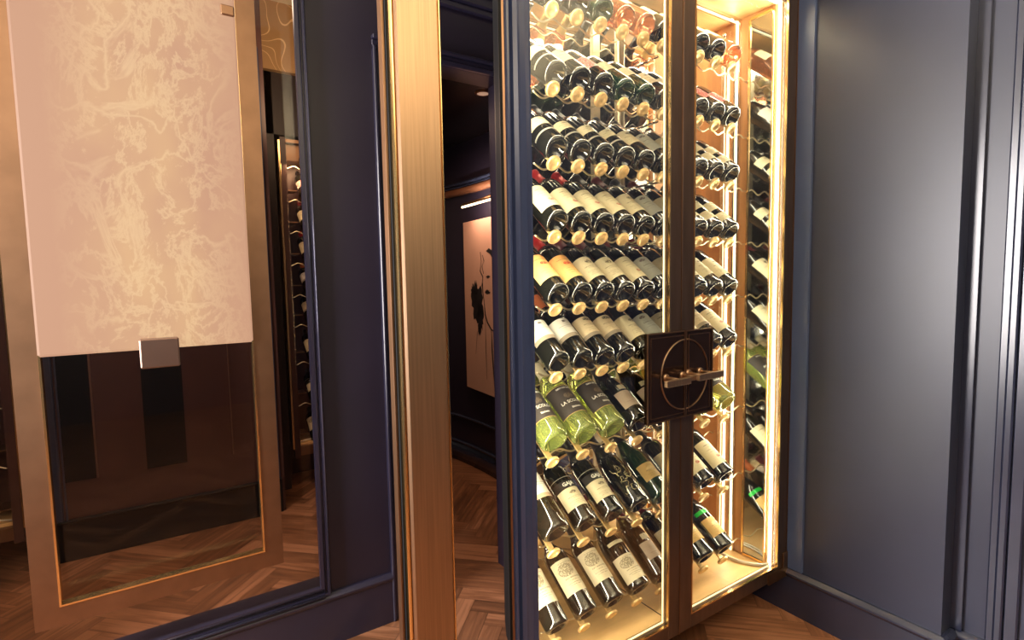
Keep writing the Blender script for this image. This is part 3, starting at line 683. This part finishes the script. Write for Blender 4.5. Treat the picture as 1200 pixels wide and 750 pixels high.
# bottle kinds: shape, glass, capsule, parts, words
K = {
 'blk_cream': ('bordeaux', 'black', 'dark', [('cream', .065, .140, 78)], 'dark bottle with a cream label'),
 'blk_cream_red': ('bordeaux', 'black', 'red', [('cream_seal', .036, .142, 78)], 'dark bottle, long cream label, red capsule'),
 'blk_band': ('bordeaux', 'black', 'dark', [('silver', .050, .057, 100), ('cream', .083, .125, 78)], 'dark bottle with short cream label and silver band'),
 'blk_redw': ('bordeaux', 'black', 'dark', [('redw', .06, .13, 80)], 'dark bottle with a red and cream label'),
 'blk_two': ('bordeaux', 'black', 'dark', [('cream', .036, .075, 80), ('cream', .098, .142, 80)], 'dark bottle with two cream label bands'),
 'orange': ('bordeaux', 'black', 'red', [('orange', .045, .150, 80)], 'dark bottle with yellow orange label'),
 'cream2': ('bordeaux', 'black', 'wine', [('cream', .045, .142, 80)], 'dark bottle, tall cream label, wine red capsule'),
 'seal': ('bordeaux', 'black', 'dark', [('cream_seal', .038, .145, 80)], 'dark bottle with cream label and small seal'),
 'white_band': ('bordeaux', 'black', 'orange', [('white', .085, .150, 80), ('band', .070, .085, 80)], 'dark bottle with white label over a grey band'),
 'crest': ('bordeaux', 'black', 'dark', [('cream_crest', .080, .150, 80), ('band', .066, .080, 80)], 'dark bottle with cream label and black crest'),
 'grey': ('bordeaux', 'black', 'dark', [('grey', .045, .145, 78)], 'dark bottle with pale grey label'),
 'grn': ('bordeaux', 'green', 'dark', [('cream', .085, .14, 75)], 'dark green bottle with cream label'),
 'rose': ('bordeaux', 'rose', 'gold', [('cream', .10, .165, 60)], 'clear rose wine bottle'),
 'scolca': ('big', 'white', 'cream', [('dark', .062, .168, 82), ('gold', .0605, .062, 82), ('gold', .168, .1695, 82)], 'pale green white wine bottle with black label'),
 'duo': ('burgundy', 'black', 'dark', [('tan', .05, .115, 62), ('cream', .122, .14, 24)], 'black bottle with taupe label and small upper tag'),
 'big_white': ('big', 'black', 'dark', [('white', .112, .19, 82), ('bandtan', .098, .112, 82)], 'large dark bottle with white label over tan band'),
 'gaja': ('bordeaux', 'black', 'dark', [('cream', .05, .115, 78), ('bandblk', .115, .142, 78), ('silver', .153, .1545, 100)], 'dark bottle, white capital letters over cream label'),
 'script': ('burgundy', 'black', 'dark', [], 'black bottle painted with gold script'),
 'grn_cream': ('burgundy', 'green', 'dark', [('gold', .06, .12, 60)], 'dark green bottle with a buff label'),
 'chateau': ('bordeaux', 'black', 'dark', [('chateau', .062, .168, 78)], 'dark bottle with engraved cream chateau label'),
 'burg': ('burgundy', 'black', 'dark', [('chateau', .022, .108, 74), ('cream', .148, .160, 52)], 'dark bottle with low cream label and neck tag'),
 'burg_tan': ('burgundy', 'brown', 'wine', [('tan', .06, .12, 56), ('cream', .128, .148, 26)], 'brown bottle with taupe label'),
 'champ': ('burgundy', 'black', 'orange', [('gold', .055, .125, 70), ('bandblk', .14, .15, 100)], 'dark bottle with golden label'),
 'green_br': ('burgundy', 'black', 'dark', [('gold', .045, .115, 66)], 'dark bottle, bright green stripe, buff label')}
L['bright'] = mat('stripe_green', (.02, .5, .06), .2, noise=.1)
K['green_br'][3].append(('bright', .135, .15, 70))
PLAN = [
 ['blk_cream', 'blk_cream', 'grn', 'rose', 'rose', 'blk_cream', 'blk_cream', 'blk_cream', 'blk_cream', 'rose'],
 ['blk_band', 'blk_cream', 'blk_redw', 'grn', 'grn', 'blk_cream', 'blk_cream', 'blk_redw', 'blk_redw', 'blk_redw'],
 ['blk_band', 'blk_band', 'blk_band', 'blk_band', 'blk_cream', 'grey', 'blk_cream', 'blk_two', 'blk_two', 'blk_two'],
 ['blk_cream_red', 'blk_cream_red', 'blk_cream_red', 'seal', 'cream2', 'grey', 'cream2', 'blk_two', 'blk_two', 'blk_two'],
 ['orange', 'orange', 'cream2', 'cream2', 'seal', 'grey', 'cream2', 'seal', 'cream2', 'cream2'],
 ['white_band', 'white_band', 'crest', 'crest', 'cream2', 'grey', 'seal', 'seal', 'crest', 'seal'],
 ['scolca', 'scolca', 'scolca', 'duo', 'duo', 'scolca', 'scolca', 'scolca'],
 ['big_white', 'gaja', 'gaja', 'script', 'grn_cream', 'seal', 'seal', 'seal'],
 ['chateau', 'chateau', 'chateau', 'burg', 'burg_tan', 'cream2', 'champ', 'green_br']]
ORD = ['top', 'second', 'third', 'fourth', 'fifth', 'sixth', 'seventh', 'eighth', 'bottom']
POS = ['first bottle', 'second bottle', 'third bottle', 'fourth bottle', 'fifth bottle', 'sixth bottle']
def link_child(me, name, parent):
    o = bpy.data.objects.new(name, me); C.collection.objects.link(o); o.parent = parent; return o
def bottle(kind, x, y, z, tilt, roll, label, group, name='wine_bottle'):
    sh, gl, cp, parts, words = K[kind]
    e = empty(name); tag(e, label, 'bottle', group)
    e.matrix_world = Matrix.Translation((x, y, z)) @ Matrix.Rotation(math.radians(tilt-90), 4, 'X') @ Matrix.Rotation(math.radians(roll), 4, 'Z')
    link_child(body_mesh(sh, gl), 'bottle_body', e); link_child(cap_mesh(sh, cp), 'capsule', e)
    for i, (m, a, b, h) in enumerate(parts):
        link_child(patch(sh, m, a, b, h, .0006+.0003*i), 'label' if (b-a) > .013 else 'label_band', e)
    if kind == 'scolca':
        for tx, zc, s in (('GAVI DEI GAVI', .158, .0085), ('LA SCOLCA', .103, .0150), ('Etichetta', .080, .0085)): link_child(text_mesh(tx, sh, zc, s, text_m, .0018, .0003), 'lettering', e)
    if kind == 'gaja': link_child(text_mesh('GAJA', sh, .128, .0175, text_m, .0022, .0006), 'lettering', e)
    if kind == 'script': link_child(script_mesh(sh), 'painted_script', e)
    if kind == 'burg': link_child(text_mesh('V', sh, .128, .018, CAP['gold'], .001), 'lettering', e)
    return e
rnd = random.Random(11)
for r in range(9):
    n = len(PLAN[r]); left = 6 if n == 10 else 5
    for k in range(n):
        kind = PLAN[r][k]; words = K[kind][4]
        if k < left: where = POS[k]
        elif n == 10 and k == 6: where = 'behind middle stile'
        else: where = ['left', 'middle', 'right'][k-(n-3)]+' in right door'
        bottle(kind, colx(k, ROWZ[r])+.003, 1.190, ROWZ[r]+.036+(RAD[K[kind][0]]-.0386)+(.012 if r in (6, 7) else 0), TILT[r], rnd.uniform(-9, 9),
               f'{words}, {ORD[r]} row, {where}', f'wine bottles in the {ORD[r]} row of the cabinet')

# ------------------------------------------------------------------ twin cabinets in the far room
def far_cabinet(x, y, side, label, rows):
    """side=+1: cabinet extends to +x from its bright edge, -1 to -x"""
    e = empty('wine_cabinet', (x, y, 0)); tag(e, label, 'cabinet', 'wine cabinets in the far room')
    def b(x0, x1, *a, **k):
        X = sorted((x0*side, x1*side)); return MB().box(X[0], X[1], *a, **k)
    wd = .52
    b(.0, .014, -.02, .012, .262, 2.19, bev=.002).build('bright_edge', brass_b, e)
    d = b(.014, .048, -.014, .02, .20, 2.21).build('door_frame', dark_brown, e)
    b(.048, wd, -.014, .02, .215, .272).build('door_rail', frame_brass, e)
    b(.048, wd, -.012, .27, 2.18, 2.2).build('top_board', frame_brass, e)
    b(.048, wd, .02, .27, .27, .285).build('floor_board', maple, e)
    b(.014, .05, .02, .27, .27, 2.18).build('side_panel', dark_brown, e)
    b(.048, wd, .25, .265, .285, 2.18).build('back_panel', dark_brown, e)
    b(.052, wd, .03, .26, 2.08, 2.18).build('valance', frame_brass, e)
    MB().tube([(side*.06, .04, .29), (side*.1, .035, .30), (side*.15, .06, .29), (side*.14, .12, .29)], .004, 6).build('cable', cable_m, e)
    for rz in rows:
        pts = [(side*(.06+i*.0073), .06, rz-.008*math.cos(2*math.pi*(i*.0073)/.0876)) for i in range(60)]
        MB().tube(pts, .003, 6).build('wavy_rail', wave_m, e)
        b(.058, .12, .08, .2, rz+.065, rz+.071).build('rail_arm', frame_brass, e)
        for i in range(2):
            o = link_child(pm_, 'peg', e); o.location = (side*(.165+.0876*i), .03, rz-.002); o.rotation_euler = (math.radians(-52), 0, 0)
    return e
RZ = [z for z in ROWZ]
fr = far_cabinet(.65, 3.575, 1, 'wine cabinet glimpsed right of the brass sconce frame in far room', RZ)
fl = far_cabinet(-.549, 3.13, -1, 'wine cabinet glimpsed at far left edge beyond the brass sconce frame', RZ[3:])
kinds = ['blk_cream', 'blk_redw', 'cream2', 'blk_cream_red', 'white_band', 'crest', 'seal', 'gaja', 'chateau']
for (cx, cy, sd, wh, rr) in ((.65, 3.575, 1, 'far right cabinet', range(9)), (-.549, 3.13, -1, 'far left cabinet', range(4, 9))):
    for r in rr:
        for i in range(3 if sd == 1 else 2):
            kd = kinds[(r+i*2) % 9]
            bottle(kd, cx+sd*(.165+.0876*i), cy+.03, ROWZ[r]+.034, TILT[r], rnd.uniform(-9, 9),
                   f'{K[kd][4].split(" with ")[0]}, {wh}, {ORD[r]} row, {["nearest edge", "second in", "third in"][i]}', f'wine bottles in the {wh}')
for (x, y) in ((.80, 3.60), (-.72, 3.16)):
    area('far_cabinet_light', (x, y, 2.06), .2, 3.5, (1, .66, .36), (0, .2, -1))
